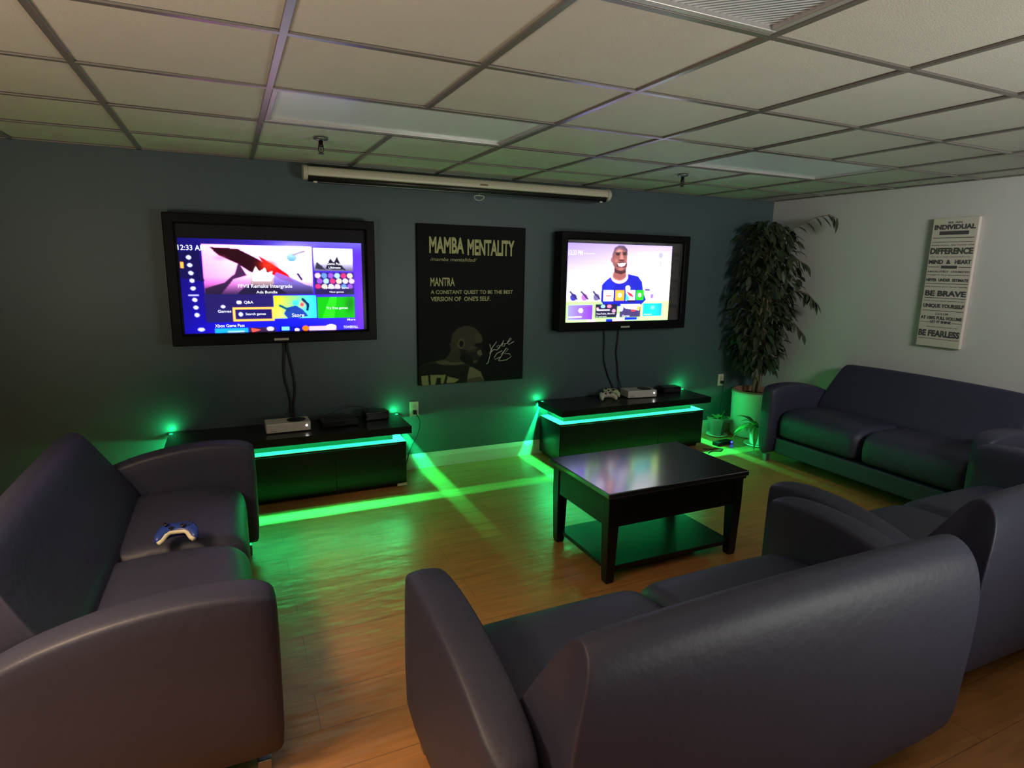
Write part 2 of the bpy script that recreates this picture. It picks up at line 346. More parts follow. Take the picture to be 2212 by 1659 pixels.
# ------------------------------------------------------------------ televisions
def screen_one():
    c = Canvas(300, 170, 1.78)
    u, v = c.u, c.v
    c.a[:] = np.stack([.12+.22*u, .10+.14*u-.02*v, .36+.36*u+.12*v], -1)
    c.blob(.55, .95, .35, .14, (.10,.16,.85), .8); c.blob(.98, .75, .05, .5, (.42,.20,.95), .7); c.blob(.9, .0, .4, .08, (.42,.40,.75), .8)
    # hero tile
    m = (u>.115)&(u<.705)&(v>.06)&(v<.585)
    col = np.stack([.98-.1*v+0*u, .72+.5*(u-.3)-.35*(v-.1), .86+.2*u-.1*v], -1); c.a[m] = np.clip(col, 0, 1)[m]
    c.poly([(.16,.09),(.30,.10),(.40,.20),(.48,.30),(.47,.40),(.36,.34),(.30,.26),(.20,.17)], (.20,.09,.13))
    c.poly([(.30,.24),(.34,.38),(.27,.42),(.20,.58),(.12,.58),(.12,.52),(.22,.46),(.28,.36)], (.28,.18,.30))
    c.poly([(.41,.17),(.50,.28),(.56,.36),(.60,.46),(.52,.42),(.46,.34)], (.85,.10,.14)); c.blob(.46, .27, .05, .06, (.95,.25,.15), .8)
    c.poly([(.50,.34),(.58,.40),(.66,.48),(.70,.50),(.70,.585),(.46,.585),(.48,.42)], (.45,.42,.72), .85)
    c.ell(.42, .44, .065, .11, (.72,.62,.62)); c.poly([(.37,.36),(.39,.28),(.41,.34),(.44,.29),(.45,.35),(.48,.33),(.47,.44),(.37,.44)], (.93,.88,.90))
    c.poly([(.28,.585),(.34,.48),(.50,.50),(.56,.585)], (.22,.17,.30))
    c.blob(.205, .20, .03, .025, (.80,.45,.60), .6); c.ell(.59, .18, .028, .045, (.25,.45,.60)); c.line([(.60,.15),(.66,.11)], .012, (.25,.18,.30))
    c.line([(.62,.36),(.64,.42)], .01, (.18,.15,.30)); c.blob(.60, .12, .12, .1, (1,1,1), .45)
    c.put(m*np.clip((v-.40)/.18, 0, 1), (.17,.15,.24), .85)
    c.rect(.115, .585, .47, .88, (.19,.17,.32), .8); c.poly([(.0,.15),(.1,.12),(.12,.45),(-.02,.40)], (.12,.10,.22), .6)
    # icons of the side bar
    for y in (.20,.28,.36,.44,.52,.64,.72,.80): c.ell(.045+.03*y, y, .013, .022, (.72,.74,.90))
    c.ell(.085, .955, .018, .022, (.66,.68,.90)); c.rect(.035, .585, .085, .60, (.60,.60,.80)); c.rect(.008, .25, .022, .31, (.95,.62,.30))
    # right column
    m = (u>.712)&(u<.945)&(v>.07)&(v<.325); c.a[m] = np.clip(np.stack([.93-.5*v, .92-.5*v, .97-.35*v], -1), 0, 1)[m]
    c.poly([(.78,.30),(.81,.18),(.83,.23),(.85,.16),(.87,.25),(.90,.31)], (.16,.15,.20)); c.poly([(.72,.30),(.73,.22),(.76,.27),(.78,.31)], (.25,.24,.30))
    c.put(((u>.712)&(u<.945)&(v>.07)&(v<.325))*np.clip((v-.2)/.12, 0, 1), (.22,.20,.28), .7)
    c.rect(.712, .34, .945, .59, (.22,.18,.38))
    pal = [(.95,.70,.80),(.60,.75,.95),(.85,.85,.98),(.55,.35,.75),(.95,.80,.65),(.40,.55,.85),(.75,.25,.45)]
    for i in range(6):
        for j in range(3): c.ell(.733+.038*i+.01*(j%2), .375+.062*j, .017, .030, pal[(i*5+j*3) % 7], .9)
    c.rect(.72, .515, .945, .59, (.20,.16,.30), .55)
    # middle and green tiles
    m = (u>.475)&(u<.716)&(v>.60)&(v<.855); q = np.stack([.75-2.2*(u-.475)-.3*v*0, .88-.15*(v-.6)+0*u, .15+2.6*(u-.475)+.8*(v-.6)], -1); c.a[m] = np.clip(q, 0, 1)[m]
    c.poly([(.53,.80),(.55,.73),(.60,.71),(.64,.76),(.67,.83),(.60,.855),(.55,.85)], (.18,.28,.55)); c.line([(.51,.71),(.56,.76)], .012, (.10,.30,.45)); c.line([(.64,.64),(.67,.70),(.665,.76)], .014, (.10,.20,.38)); c.blob(.635, .70, .015, .03, (.9,.2,.3), .9); c.ell(.60, .68, .02, .03, (.30,.85,.85))
    c.rect(.724, .62, .945, .86, (.13,.60,.13)); c.poly([(.75,.86),(.80,.62),(.84,.62),(.82,.86)], (.25,.75,.20), .7); c.blob(.92, .7, .03, .1, (.10,.42,.12), .8)
    # focus box
    c.rect(.255, .725, .475, .875, (.96,.66,.36)); c.rect(.267, .75, .463, .852, (.17,.15,.38))
    c.ell(.295, .80, .012, .022, (.75,.78,.95)); c.ell(.29, .67, .014, .02, (.82,.82,.95)); c.ell(.205, .715, .012, .018, (.82,.82,.95))
    # bottom row
    c.rect(.155, .945, .33, 1, (.15,.55,.92)); c.rect(.22,.975,.31,1,(.75,.70,.90),.6); c.rect(.335,.945,.48,1,(.25,.18,.30)); c.poly([(.345,.95),(.40,.975),(.35,1)], (.92,.35,.30)); c.ell(.45,.965,.02,.025,(.72,.70,.85))
    c.rect(.50,.945,.66,1,(.10,.12,.55)); c.rect(.515,.95,.555,.99,(.45,.80,.98)); c.ell(.65,.97,.02,.03,(1.0,.45,.10)); c.ell(.60,.985,.015,.02,(.85,.75,.95)); c.rect(.67,.95,.83,1,(.80,.62,1.0)); c.ell(.80,.96,.03,.03,(1,.9,1))
    c.blur(1); return c
def screen_two():
    c = Canvas(250, 180, 1.38); u, v = c.u, c.v
    c.a[:] = np.stack([.56+.25*v+.1*u, .50+.34*v+.1*u, .84+.05*v+0*u], -1).clip(0, 1)
    c.blob(.82, .45, .35, .25, (1,1,.98), 1); c.blob(.2, .5, .35, .2, (.74,.71,.84), .8)
    for k in range(7): c.line([(0,.08+.06*k),(.35,.10+.05*k),(1,.05+.06*k)], .004, (.62,.58,.85), .35)
    c.rect(0, .735, 1, 1, (.62,.85,.52)); c.rect(.7, .735, 1, 1, (.82,.92,.60), .8)
    c.line([(.885,.12),(.89,.33)], .004, (.55,.55,.70)); c.ell(.885, .13, .022, .035, (.60,.60,.74))
    c.blob(.85,.62,.12,.06,(.82,.76,.85),.9); c.poly([(.74,.57),(.79,.57),(.80,.60),(.75,.60)], (.40,.36,.55)); c.ell(.82,.67,.018,.03,(.55,.48,.70)); c.rect(0,.58,.33,.72,(.80,.78,.90),.7)
    # man in a blue shirt
    SK = (.50,.33,.32)
    c.poly([(.32,.72),(.33,.52),(.37,.46),(.43,.40),(.57,.38),(.67,.41),(.71,.48),(.73,.62),(.76,.72),(.70,.80),(.36,.80)], (.08,.13,.62))
    c.poly([(.35,.50),(.42,.43),(.46,.50),(.40,.62)], (.14,.22,.78), .6)
    c.ell(.49, .415, .083, .09, (.92,.72,.80)); c.ell(.487, .40, .065, .065, (.62,.42,.40)); c.poly([(.44,.26),(.545,.26),(.55,.42),(.49,.455),(.43,.42)], (.55,.36,.35)); c.poly([(.435,.29),(.54,.29),(.548,.36),(.50,.385),(.44,.36)], (.30,.17,.20))
    c.ell(.482, .175, .072, .155, SK, 1); c.ell(.494,.26,.064,.078,SK); c.ell(.412,.20,.012,.032,(.55,.36,.38)); c.blob(.50,.325,.03,.012,(.66,.47,.46),.8)
    c.poly([(.415,.14),(.43,.05),(.47,.015),(.52,.02),(.55,.06),(.555,.13),(.53,.08),(.47,.06),(.43,.10)], (.34,.26,.34))
    c.blob(.475,.09,.035,.04,(.74,.56,.54),.7); c.ell(.462,.13,.021,.014,(.22,.13,.16)); c.ell(.528,.125,.018,.014,(.22,.13,.16)); c.line([(.435,.112),(.485,.108)], .006, (.22,.14,.17)); c.line([(.51,.104),(.548,.106)], .006, (.22,.14,.17))
    c.poly([(.49,.13),(.506,.13),(.525,.195),(.48,.20)], (.66,.46,.44)); c.ell(.50,.205,.026,.012,(.34,.20,.20))
    c.ell(.503,.262,.048,.036,(.30,.15,.18)); c.poly([(.462,.245),(.545,.238),(.53,.275),(.50,.288),(.475,.278)], (.98,.92,.96)); c.blob(.45,.21,.018,.03,(.70,.50,.48),.6); c.blob(.545,.20,.012,.03,(.68,.48,.46),.5); c.ell(.50,.305,.03,.012,(.60,.40,.40))
    # tiles
    for x0, col in ((.03,(.25,.25,.60)),(.13,(.62,.42,.68)),(.24,(.42,.40,.55))):
        c.rect(x0, .60, x0+.085, .725, (.88,.86,.95)); c.ell(x0+.04, .68, .03, .045, col); c.line([(x0+.01,.61),(x0+.07,.70)], .01, (.25,.2,.35))
    c.rect(.345,.59,.44,.735,(.97,.97,1)); c.rect(.37,.655,.42,.672,(.80,.35,.35)); c.rect(.455,.59,.545,.725,(.93,.60,.25)); c.ell(.50,.655,.016,.03,(1,1,1))
    c.ell(.575,.565,.025,.04,(.85,.85,.95)); c.rect(.555,.59,.65,.725,(.92,.90,.97)); c.poly([(.56,.60),(.62,.64),(.64,.69),(.59,.66)], (.85,.22,.30)); c.poly([(.555,.62),(.60,.70),(.58,.725),(.555,.725)], (.30,.70,.75)); c.rect(.575,.725,.655,.745,(.10,.10,.30))
    c.rect(.66,.59,.735,.72,(.15,.72,.15)); c.ell(.695,.655,.016,.03,(.95,1,.95))
    m = (u>.025)&(u<.25)&(v>.775)&(v<.965); c.a[m] = np.clip(np.stack([.52-.3*(u-.1), .50-1.2*(u-.05), .85+.1*u], -1), 0, 1)[m]; c.ell(.14,.85,.02,.03,(.95,.93,1)); c.rect(.03,.925,.15,.94,(.75,.75,.95))
    c.rect(.275,.775,.48,.945,(.16,.13,.26)); c.ell(.345,.80,.022,.025,(.55,.75,.95)); c.ell(.405,.80,.022,.025,(.95,.5,.6)); c.ell(.295,.83,.012,.02,(.95,.6,.7)); c.ell(.45,.86,.018,.025,(.80,.55,.65)); c.rect(.29,.84,.41,.858,(.85,.85,.95))
    c.rect(.51,.775,.71,.945,(.30,.26,.42)); c.poly([(.51,.775),(.71,.775),(.70,.86),(.56,.83)], (.90,.92,1)); c.ell(.64,.86,.02,.015,(.9,.3,.3)); c.ell(.69,.83,.015,.03,(.95,.75,.35)); c.ell(.52,.83,.02,.04,(.7,.8,1))
    m = (u>.735)&(u<.93)&(v>.765)&(v<.94); c.a[m] = np.clip(np.stack([.10+0*u, .70-.9*(u-.73)+.1*v, .82-.5*(u-.73)], -1), 0, 1)[m]; c.ell(.835,.825,.022,.028,(.45,.95,.90))
    c.rect(0,.972,1,1,(.66,.88,.58)); c.rect(.38,.965,.46,1,(.10,.20,.70)); c.rect(.44,.955,.56,1,(.90,.68,.72)); c.rect(.56,.95,.68,.985,(.12,.20,.70)); c.ell(.49,.94,.015,.04,(.85,.9,1)); c.rect(.2,.97,.28,1,(.95,.80,.88))
    c.blur(1); return c
M_scr = picmat('screen_picture', emission=3.6, rough=0.2)
M_glow = emis('screen_text', (0.85, 0.88, 1.0), 1.6)
def glass_mat():
    m = bpy.data.materials.new('clear_cover'); m.use_nodes = True; nt = m.node_tree; nt.nodes.clear()
    t_ = nt.nodes.new('ShaderNodeBsdfTransparent'); g = nt.nodes.new('ShaderNodeBsdfGlossy'); g.inputs['Roughness'].default_value = 0.06
    fr = nt.nodes.new('ShaderNodeFresnel'); fr.inputs[0].default_value = 1.45; mx = nt.nodes.new('ShaderNodeMixShader'); o = nt.nodes.new('ShaderNodeOutputMaterial')
    nt.links.new(fr.outputs[0], mx.inputs[0]); nt.links.new(t_.outputs[0], mx.inputs[1]); nt.links.new(g.outputs[0], mx.inputs[2]); nt.links.new(mx.outputs[0], o.inputs[0]); return m
M_glass = glass_mat()
M_bezel = mat('tv_black_frame', (0.004, 0.003, 0.004), 0.4, spec=.12)
M_panel = mat('dark_screen_border', (0.03, 0.03, 0.036), 0.12)
def tv(label, x, z, w, h, img, cv, fd=.15, rec=.035):
    """x,z = lower left front corner; img = (x0,x1,z0,z1) of the lit picture in local coordinates"""
    t = thing('television', label, 'television', (x, 0, z)); b = .062
    obj('back_cover', B(.03, w-.03, -fd+.052, -.012, .03, h-.03), M_black, t, bevel=.01)
    obj('wall_bracket', B(w*.35, w*.65, -.0115, -.0005, h*.3, h*.7), M_legm, t)
    o_ = [(0,0),(w,0),(w,h),(0,h)]; i_ = [(b,b+.01),(w-b,b+.01),(w-b,h-b),(b,h-b)]
    bm = bmesh.new(); y1, y0, yr = -.03, -fd, -fd+rec
    R = []
    for pts, y in ((o_, y1), (o_, y0), ([(p[0]*.86+q[0]*.14, p[1]*.86+q[1]*.14) for p, q in zip(i_, o_)], y0), (i_, y0+.012), (i_, yr)):
        R.append([bm.verts.new((px, y, pz)) for px, pz in pts])
    for A, D in zip(R, R[1:]):
        for k in range(4): bm.faces.new((A[k], A[(k+1)%4], D[(k+1)%4], D[k]))
    obj('frame', bm, M_bezel, t, bevel=.006)
    sp = obj('screen_panel', B(b-.004, w-b+.004, yr-.004, yr+.012, b+.004, h-b+.004), M_panel, t)
    p = picture('picture', cv, *img, yr-.006, M_scr, sp)
    obj('cover_glass', B(b+.0005, w-b-.0005, yr-.0155, yr-.0135, b+.0105, h-b-.0005), M_glass, t)
    obj('logo_badge', B(w*.5-.045, w*.5+.045, y0-.004, y0, .018, .034), mat('silver_badge', (.62,.60,.55), .3, metal=.6), t, bevel=.002)
    return sp, yr-.009
i1 = (.07, 1.165, .075, .655)
t1, ys_ = tv('left wall-mounted television showing a game menu with an orange outlined button', -.518, 1.03, 1.25, .80, i1, screen_one())
def st(s, u0, u1, v0, v1, t, img, y, m=M_glow, off=.012):
    x0, x1, z0, z1 = img; X = lambda u: x0+u*(x1-x0); Z = lambda v: z1-v*(z1-z0)
    return text(s, X(u0), X(u1), Z(v1), Z(v0), y, m, t, 'screen_lettering', off=off)
for s, a in (('12:33 AM', (0,.135,.07,.125)), ('FFVII Remake Intergrade', (.29,.585,.475,.525)), ('Ads Bundle', (.385,.50,.545,.575)), ('Game Pass', (.79,.875,.225,.255)), ('Ultimate', (.80,.87,.27,.295)),
             ('Optimized for Series', (.765,.915,.50,.53)), ('New games', (.80,.885,.55,.575)), ('Q&A', (.315,.365,.655,.69)), ('Games', (.175,.245,.75,.78)), ('Search games', (.32,.43,.785,.82)),
             ('Xbox Game Pass', (.155,.31,.905,.94)), ('Try free games', (.775,.905,.73,.765)), ('Store', (.575,.645,.80,.84)), ('More', (.90,.95,.87,.895)), ('TOWERFALL', (.875,.965,.955,.985))):
    st(s, *a, t1, i1, ys_)
i2 = (.068, 1.10, .072, .700)
t2, ys_ = tv('right wall-mounted television showing a smiling man in a blue shirt', 2.185, 1.04, 1.27, .785, i2, screen_two())
for s, a in (('12:33 PM', (.01,.135,.09,.15)), ('Home', (.15,.245,.12,.135)), ('YouTube, Movies', (.28,.46,.885,.91)), ('TV and more', (.28,.38,.925,.94)), ('Games', (.53,.605,.915,.945)), ('Apps', (.745,.83,.905,.93))):
    st(s, *a, t2, i2, ys_)

# ------------------------------------------------------------------ poster
t = thing('poster', 'black Mamba Mentality poster board between the televisions', 'poster', (1.062, 0, .655))
PW, PH = .868, 1.185
bd = obj('board', B(0, PW, -.028, -.0005, 0, PH), mat('poster_black', (.003,.003,.0035), .6, spec=.15), t, bevel=.004)
M_print = mat('yellow_green_print', (.50,.50,.24), .6); M_print2 = mat('white_print', (.60,.60,.55), .6)
fx = lambda zx: (zx-92)/1033*PW; fz = lambda zy: PH*(1-(zy-75)/1515)
for s, (a, b_, c_, d_), o_, it in (('MAMBA', (200,520,188,338), .035, 0), ('MENTALITY', (552,1012,200,350), .035, 0), ('/mamba mentalidad/', (205,645,376,410), .0, .3),
        ('MANTRA', (208,432,562,642), .02, 0), ('A CONSTANT QUEST TO BE THE BEST', (210,1005,680,722), .02, 0), ("VERSION OF  ONE'S SELF.", (210,778,740,784), .02, 0)):
    text(s, fx(a), fx(b_), fz(d_), fz(c_), -.0290, M_print, bd, off=o_, italic=it)
cv = Canvas(190, 176, 1.08)
P_ = lambda x, y: ((x-95)/645, (y-1010)/585)
def pp(pts, col, a=1): cv.poly([P_(*q) for q in pts], col, a)
cv.a[:] = (.035,.037,.038)
sk, skd, skl = (.36,.34,.29), (.15,.145,.13), (.55,.52,.44)
pp([(95,1420),(130,1385),(210,1362),(330,1350),(480,1365),(600,1430),(690,1490),(735,1600),(95,1600)], (.27,.265,.245))
pp([(380,1180),(395,1260),(370,1310),(325,1355),(420,1400),(520,1400),(500,1290),(520,1240)], (.33,.31,.27))
cv.ell(*P_(548,1165), 150/645, 140/585, sk, 1, .2)
pp([(470,1240),(560,1270),(640,1260),(712,1200),(706,1240),(690,1262),(712,1325),(686,1345),(668,1352),(672,1375),(650,1400),(600,1405),(545,1370),(500,1330)], (.22,.21,.18))
pp([(620,1100),(690,1110),(712,1180),(690,1200),(640,1190)], (.40,.38,.33)); pp([(655,1280),(690,1265),(708,1315),(680,1335),(655,1310)], (.50,.47,.40))
pp([(560,1240),(640,1235),(640,1290),(560,1290)], (.42,.39,.33), .5); pp([(620,1215),(700,1195),(705,1225),(650,1240)], (.06,.06,.055)); pp([(610,1375),(655,1370),(645,1400),(615,1398)], (.42,.39,.34))
pp([(500,1290),(560,1310),(620,1370),(600,1405),(540,1400),(480,1350)], (.06,.06,.055), .8)
cv.ell(*P_(495,1200), 37/645, 52/585, (.46,.44,.37)); cv.ell(*P_(498,1200), 20/645, 32/585, (.12,.115,.10))
pp([(250,1362),(330,1352),(400,1380),(500,1382),(540,1400),(430,1412),(330,1405),(280,1390)], (.45,.44,.36))
pp([(100,1420),(200,1375),(300,1400),(440,1412),(580,1420),(550,1600),(100,1600)], (.17,.17,.158)); pp([(305,1400),(440,1412),(570,1430),(550,1500),(330,1490)], (.20,.20,.185))
pp([(575,1440),(610,1440),(690,1490),(730,1590),(548,1595)], skl); pp([(548,1560),(690,1540),(735,1600),(540,1600)], (.30,.28,.24), .6)
for q in ([(115,1500),(180,1495),(188,1600),(122,1605)], [(198,1493),(350,1500),(325,1590),(300,1590),(300,1530),(262,1530),(245,1600),(205,1600)], [(365,1518),(480,1555),(430,1590),(350,1590)]): pp(q, (.62,.61,.46))
cv.blur(2)
M_por = picmat('portrait_print', rough=.6)
picture('portrait_print', cv, .004, fx(735), fz(1588), fz(1012), -.0288, M_por, bd)
bm = bmesh.new()
for st_ in ([(845,1190),(800,1250),(760,1400),(742,1412)], [(775,1215),(790,1260),(775,1310)], [(775,1310),(815,1270),(850,1275),(880,1250),(870,1225),(848,1240),(860,1262),(900,1215),(915,1180),(900,1240),(925,1240),(930,1215),(915,1215),(950,1215),(1000,1165),(985,1160),(955,1200),(970,1225),(1025,1195)],
           [(905,1285),(850,1310),(822,1350),(830,1370),(880,1350)], [(940,1265),(900,1330),(865,1385)], [(895,1320),(950,1260),(965,1270),(925,1315),(980,1320),(998,1350),(950,1380),(870,1388)]):
    tube(bm, [(fx(a), -.0295, fz(b_)) for a, b_ in st_], .0032, 5)
obj('signature', bm, M_print2, bd, smooth=True)

# ------------------------------------------------------------------ canvas sign on the right wall (local x runs along -y of the room)
t = thing('wall_sign', 'tall narrow cream canvas sign with rows of dark lettering on the white wall', 'sign', (XR, -1.505, 1.02), -math.pi/2)
SW, SH = .305, .925
cvs = obj('canvas', B(0, SW, -.032, -.0005, 0, SH), mat('cream_canvas', (.62,.58,.50), .7, bump=.2, bscale=300), t, bevel=.004)
M_ink = mat('charcoal_ink', (.07,.07,.075), .7)
rows = [(1,'BE AN',.35,.65,.028,.042),(1,'INDIVIDUAL',.05,.95,.050,.088),(1,'know who you are',.2,.8,.108,.118),(0,'',.05,.95,.148,.153),(0,'',.05,.95,.180,.184),(1,'make every day count and',.04,.96,.200,.212),
        (1,'DIFFERENCE',.03,.97,.226,.275),(1,'use all of your talents and your',.06,.94,.292,.300),(1,'MIND',.03,.36,.318,.350),(1,'&',.43,.53,.318,.350),(1,'HEART',.62,.97,.318,.350),(0,'',.03,.3,.372,.376),(2,'',.33,.68,.362,.385),(0,'',.72,.97,.372,.376),
        (1,'ABSOLUTELY  UNLIMITED',.03,.97,.402,.416),(1,'imagine the possibilities',.03,.97,.430,.440),(1,'NEVER  UNDER  ESTIMATE',.03,.97,.462,.486),(0,'',.03,.97,.500,.504),(1,'the power you have inside',.03,.97,.520,.532),
        (1,'BE BRAVE',.05,.97,.556,.600),(0,'',.05,.97,.612,.616),(1,'stay true and believe in',.05,.95,.632,.642),(1,'UNIQUE YOURSELF',.05,.97,.660,.696),(0,'',.05,.97,.712,.716),(1,'COLOR',.36,.66,.730,.746),(1,'AT 100% FULL VOLUME',.03,.97,.758,.784),
        (0,'',.03,.24,.804,.807),(1,'LET IT SHINE',.26,.74,.792,.812),(0,'',.76,.97,.804,.807),(1,'always remember to',.2,.9,.838,.848),(1,'BE FEARLESS',.03,.97,.868,.920),(0,'',.05,.97,.935,.938)]
bmk = bmesh.new()
for k, s, a, b_, c_, d_ in rows:
    z1, z0 = SH*(1-c_), SH*(1-d_)
    if k == 1: text(s, SW*a, SW*b_, z0, z1, -.033, M_ink, cvs, off=.05 if d_-c_ > .02 else .015)
    else: box(bmk, SW*a, SW*b_, -.0335, -.032, z0, z1)
box(bmk, SW*.18, SW*.82, -.0332, -.032, SH*(1-.128), SH*(1-.100))
obj('printed_rules', bmk, M_ink, cvs)

# ------------------------------------------------------------------ light-trimmed cabinets
def cabinet(label, x, sa, sb, bf):
    """sa, sb: edges of the side beam slits; bf: front of the body"""
    t = thing('media_cabinet', label, 'cabinet', (x, 0, 0)); w = 1.49; bx = .02
    obj('body', B((bx, w-bx, bf+.008, -.018, .03, .33), (bx+.03, w-bx-.03, bf+.03, -.03, .002, .03)), M_cab, t, bevel=.002)
    for a, b_ in ((bx+.004, w*.66), (w*.66+.004, w-bx-.004)):
        obj('front_panel', B(a, b_, bf, bf+.0075, .035, .322), M_cab, t, bevel=.002)
    obj('ledge', B(bx, w-bx, bf+.008, -.018, .3302, .334), M_slot, t)
    obj('slot_core', B(bx+.075, w-bx-.075, bf+.085, -.02, .3342, .4098), M_core, t)
    f0, f1 = -.395-.0149, -.395-.0068
    bm = bmesh.new()
    box(bm, 0, w, -.42, -.012, .436, .46)                      # upper board
    c = .040
    box(bm, 0, w, -.42, -.417, .413, .436); box(bm, 0, .003, -.417, -.012, .413, .436); box(bm, w-.003, w, -.417, -.012, .413, .436)
    box(bm, c, w-c, -.385, -.012, .413, .436)                  # core between the light channels
    box(bm, 0, w, -.42, f0, .41, .413)                         # lower board with the slits
    box(bm, 0, .030-sb, f0, -.012, .41, .413); box(bm, w-.030+sb, w, f0, -.012, .41, .413)
    box(bm, .030-sa, w-.030+sa, f1, -.012, .41, .413)
    obj('top', bm, M_cab, t)
    y = bf+.036
    bm = bmesh.new(); box(bm, bx+.036, w-bx-.036, y-.0025, y+.0025, .4045, .4095)
    obj('led_strip', bm, M_led, t)
    bm = bmesh.new(); box(bm, bx+.033, bx+.038, y+.003, -.03, .4045, .4095); obj('led_strip', bm, M_led2, t)
    bm = bmesh.new(); box(bm, w-bx-.038, w-bx-.033, y+.003, -.03, .4045, .4095); obj('led_strip', bm, M_led2, t)
    for q in (.014, w-.014):     # glow source added on the rear corners of the top for the wall halos
        obj('corner_glow', B(q-.009, q+.009, -.064, -.058, .4605, .463), M_corner_glow, t)
        area('corner_glow_light', (q, -.056, .464), (q+(.03 if q > .7 else -.03), .0, .55), .018, .005, .34, GREEN, t)
    pw = 76.0
    area('slit_light', (w/2, -.395, .4355), (w/2, -.395, 0), w-.06, .002, pw, GREEN, t)
    area('slit_light', (.030, -.2, .4355), (.030, -.2, 0), .002, .36, pw*.30, GREEN, t)
    area('slit_light', (w-.030, -.2, .4355), (w-.030, -.2, 0), .002, .36, pw*.30, GREEN, t)
    return t
ca = cabinet('left black cabinet with green light slot, under the left television', -.595, .0106, .0189, -.350)
cb = cabinet('right black cabinet with green light slot, behind the coffee table', 2.085, .0052, .0117, -.365)
obj('corner_foot', B(1.40, 1.468, -.354, -.3505, .012, .03), mat('pale_foot', (.55,.5,.42), .4), ca)

# ------------------------------------------------------------------ electronics on the cabinets
ZT = .4605
def console(label, x, y, rz):
    t = thing('game_console', label, 'game console', (x, y, ZT), rz)
    w, d, h = .275, .151, .065
    cs = obj('case', B(-w/2, w/2, -d/2, d/2, .004, h), M_whitep, t, bevel=.006)
    obj('vent', lathe([(0,h+.0002),(.060,h+.0002),(.060,h+.0022),(.056,h+.003),(0,h+.0026)], 32), M_black, cs, loc=(.055, 0, 0))
    obj('foot_pad', B(-w/2+.02, w/2-.02, -d/2+.02, d/2-.02, 0, .004), M_black, t)
    obj('disc_slot', B(-w/2+.022, -w/2+.062, -d/2-.0006, -d/2, .016, .020), mat('grey_print', (.2,.2,.2), .5), cs)
    obj('power_light', tube(bmesh.new(), [(w/2-.026, -d/2+.0005, .040), (w/2-.026, -d/2-.0012, .040)], .0055, 12), emis('white_led', (1,1,1), 25), cs)
    return t
console('white game console with round black vent, on the left cabinet', .11, -.22, .01)
console('white game console with round black vent, on the right cabinet', 2.98, -.17, -.14)
t = thing('set_top_box', 'flat black box lying beside the white console on the left cabinet', 'set-top box', (.44, -.19, ZT), .05)
obj('case', B(-.12, .12, -.08, .08, .003, .045), M_blackgloss, t, bevel=.005)
for x in (-.1, .1): obj('foot', lathe([(0,0),(.01,0),(.01,.004),(0,.004)], 10), M_rubber, t, loc=(x, -.06, 0))
t = thing('set_top_box', 'black device at the right end of the left cabinet', 'device', (.71, -.13, ZT), .1)
obj('case', B(-.085, .085, -.05, .05, .0, .06), M_blackgloss, t, bevel=.006); obj('front_window', B(-.07, .07, -.0515, -.05, .015, .045), mat('smoked_window', (.02,.02,.022), .1), t)
t = thing('set_top_box', 'black device behind the white console on the right cabinet', 'device', (3.37, -.12, ZT), -.1)
obj('case', B(-.10, .08, -.05, .05, .0, .055), M_blackgloss, t, bevel=.006); obj('front_window', B(-.08, .06, -.0515, -.05, .015, .04), MATS['smoked_window'], t)
bm = tube(bmesh.new(), [(.36,-.10,ZT+.045),(.46,-.08,ZT+.075),(.55,-.07,ZT+.09),(.62,-.08,ZT+.085),(.67,-.10,ZT+.066)], .0025, 6)
tag(obj('loose_cable', bm, M_rubber), 'thin dark cable arching over the black boxes on the left cabinet', 'cable')
bm = tube(bmesh.new(), [(3.10,-.04,ZT+.03),(3.18,-.03,ZT+.01),(3.25,-.05,ZT+.02),(3.28,-.09,ZT+.03)], .003, 6)
tag(obj('loose_cable', bm, M_rubber), 'short black cable behind the console on the right cabinet', 'cable')

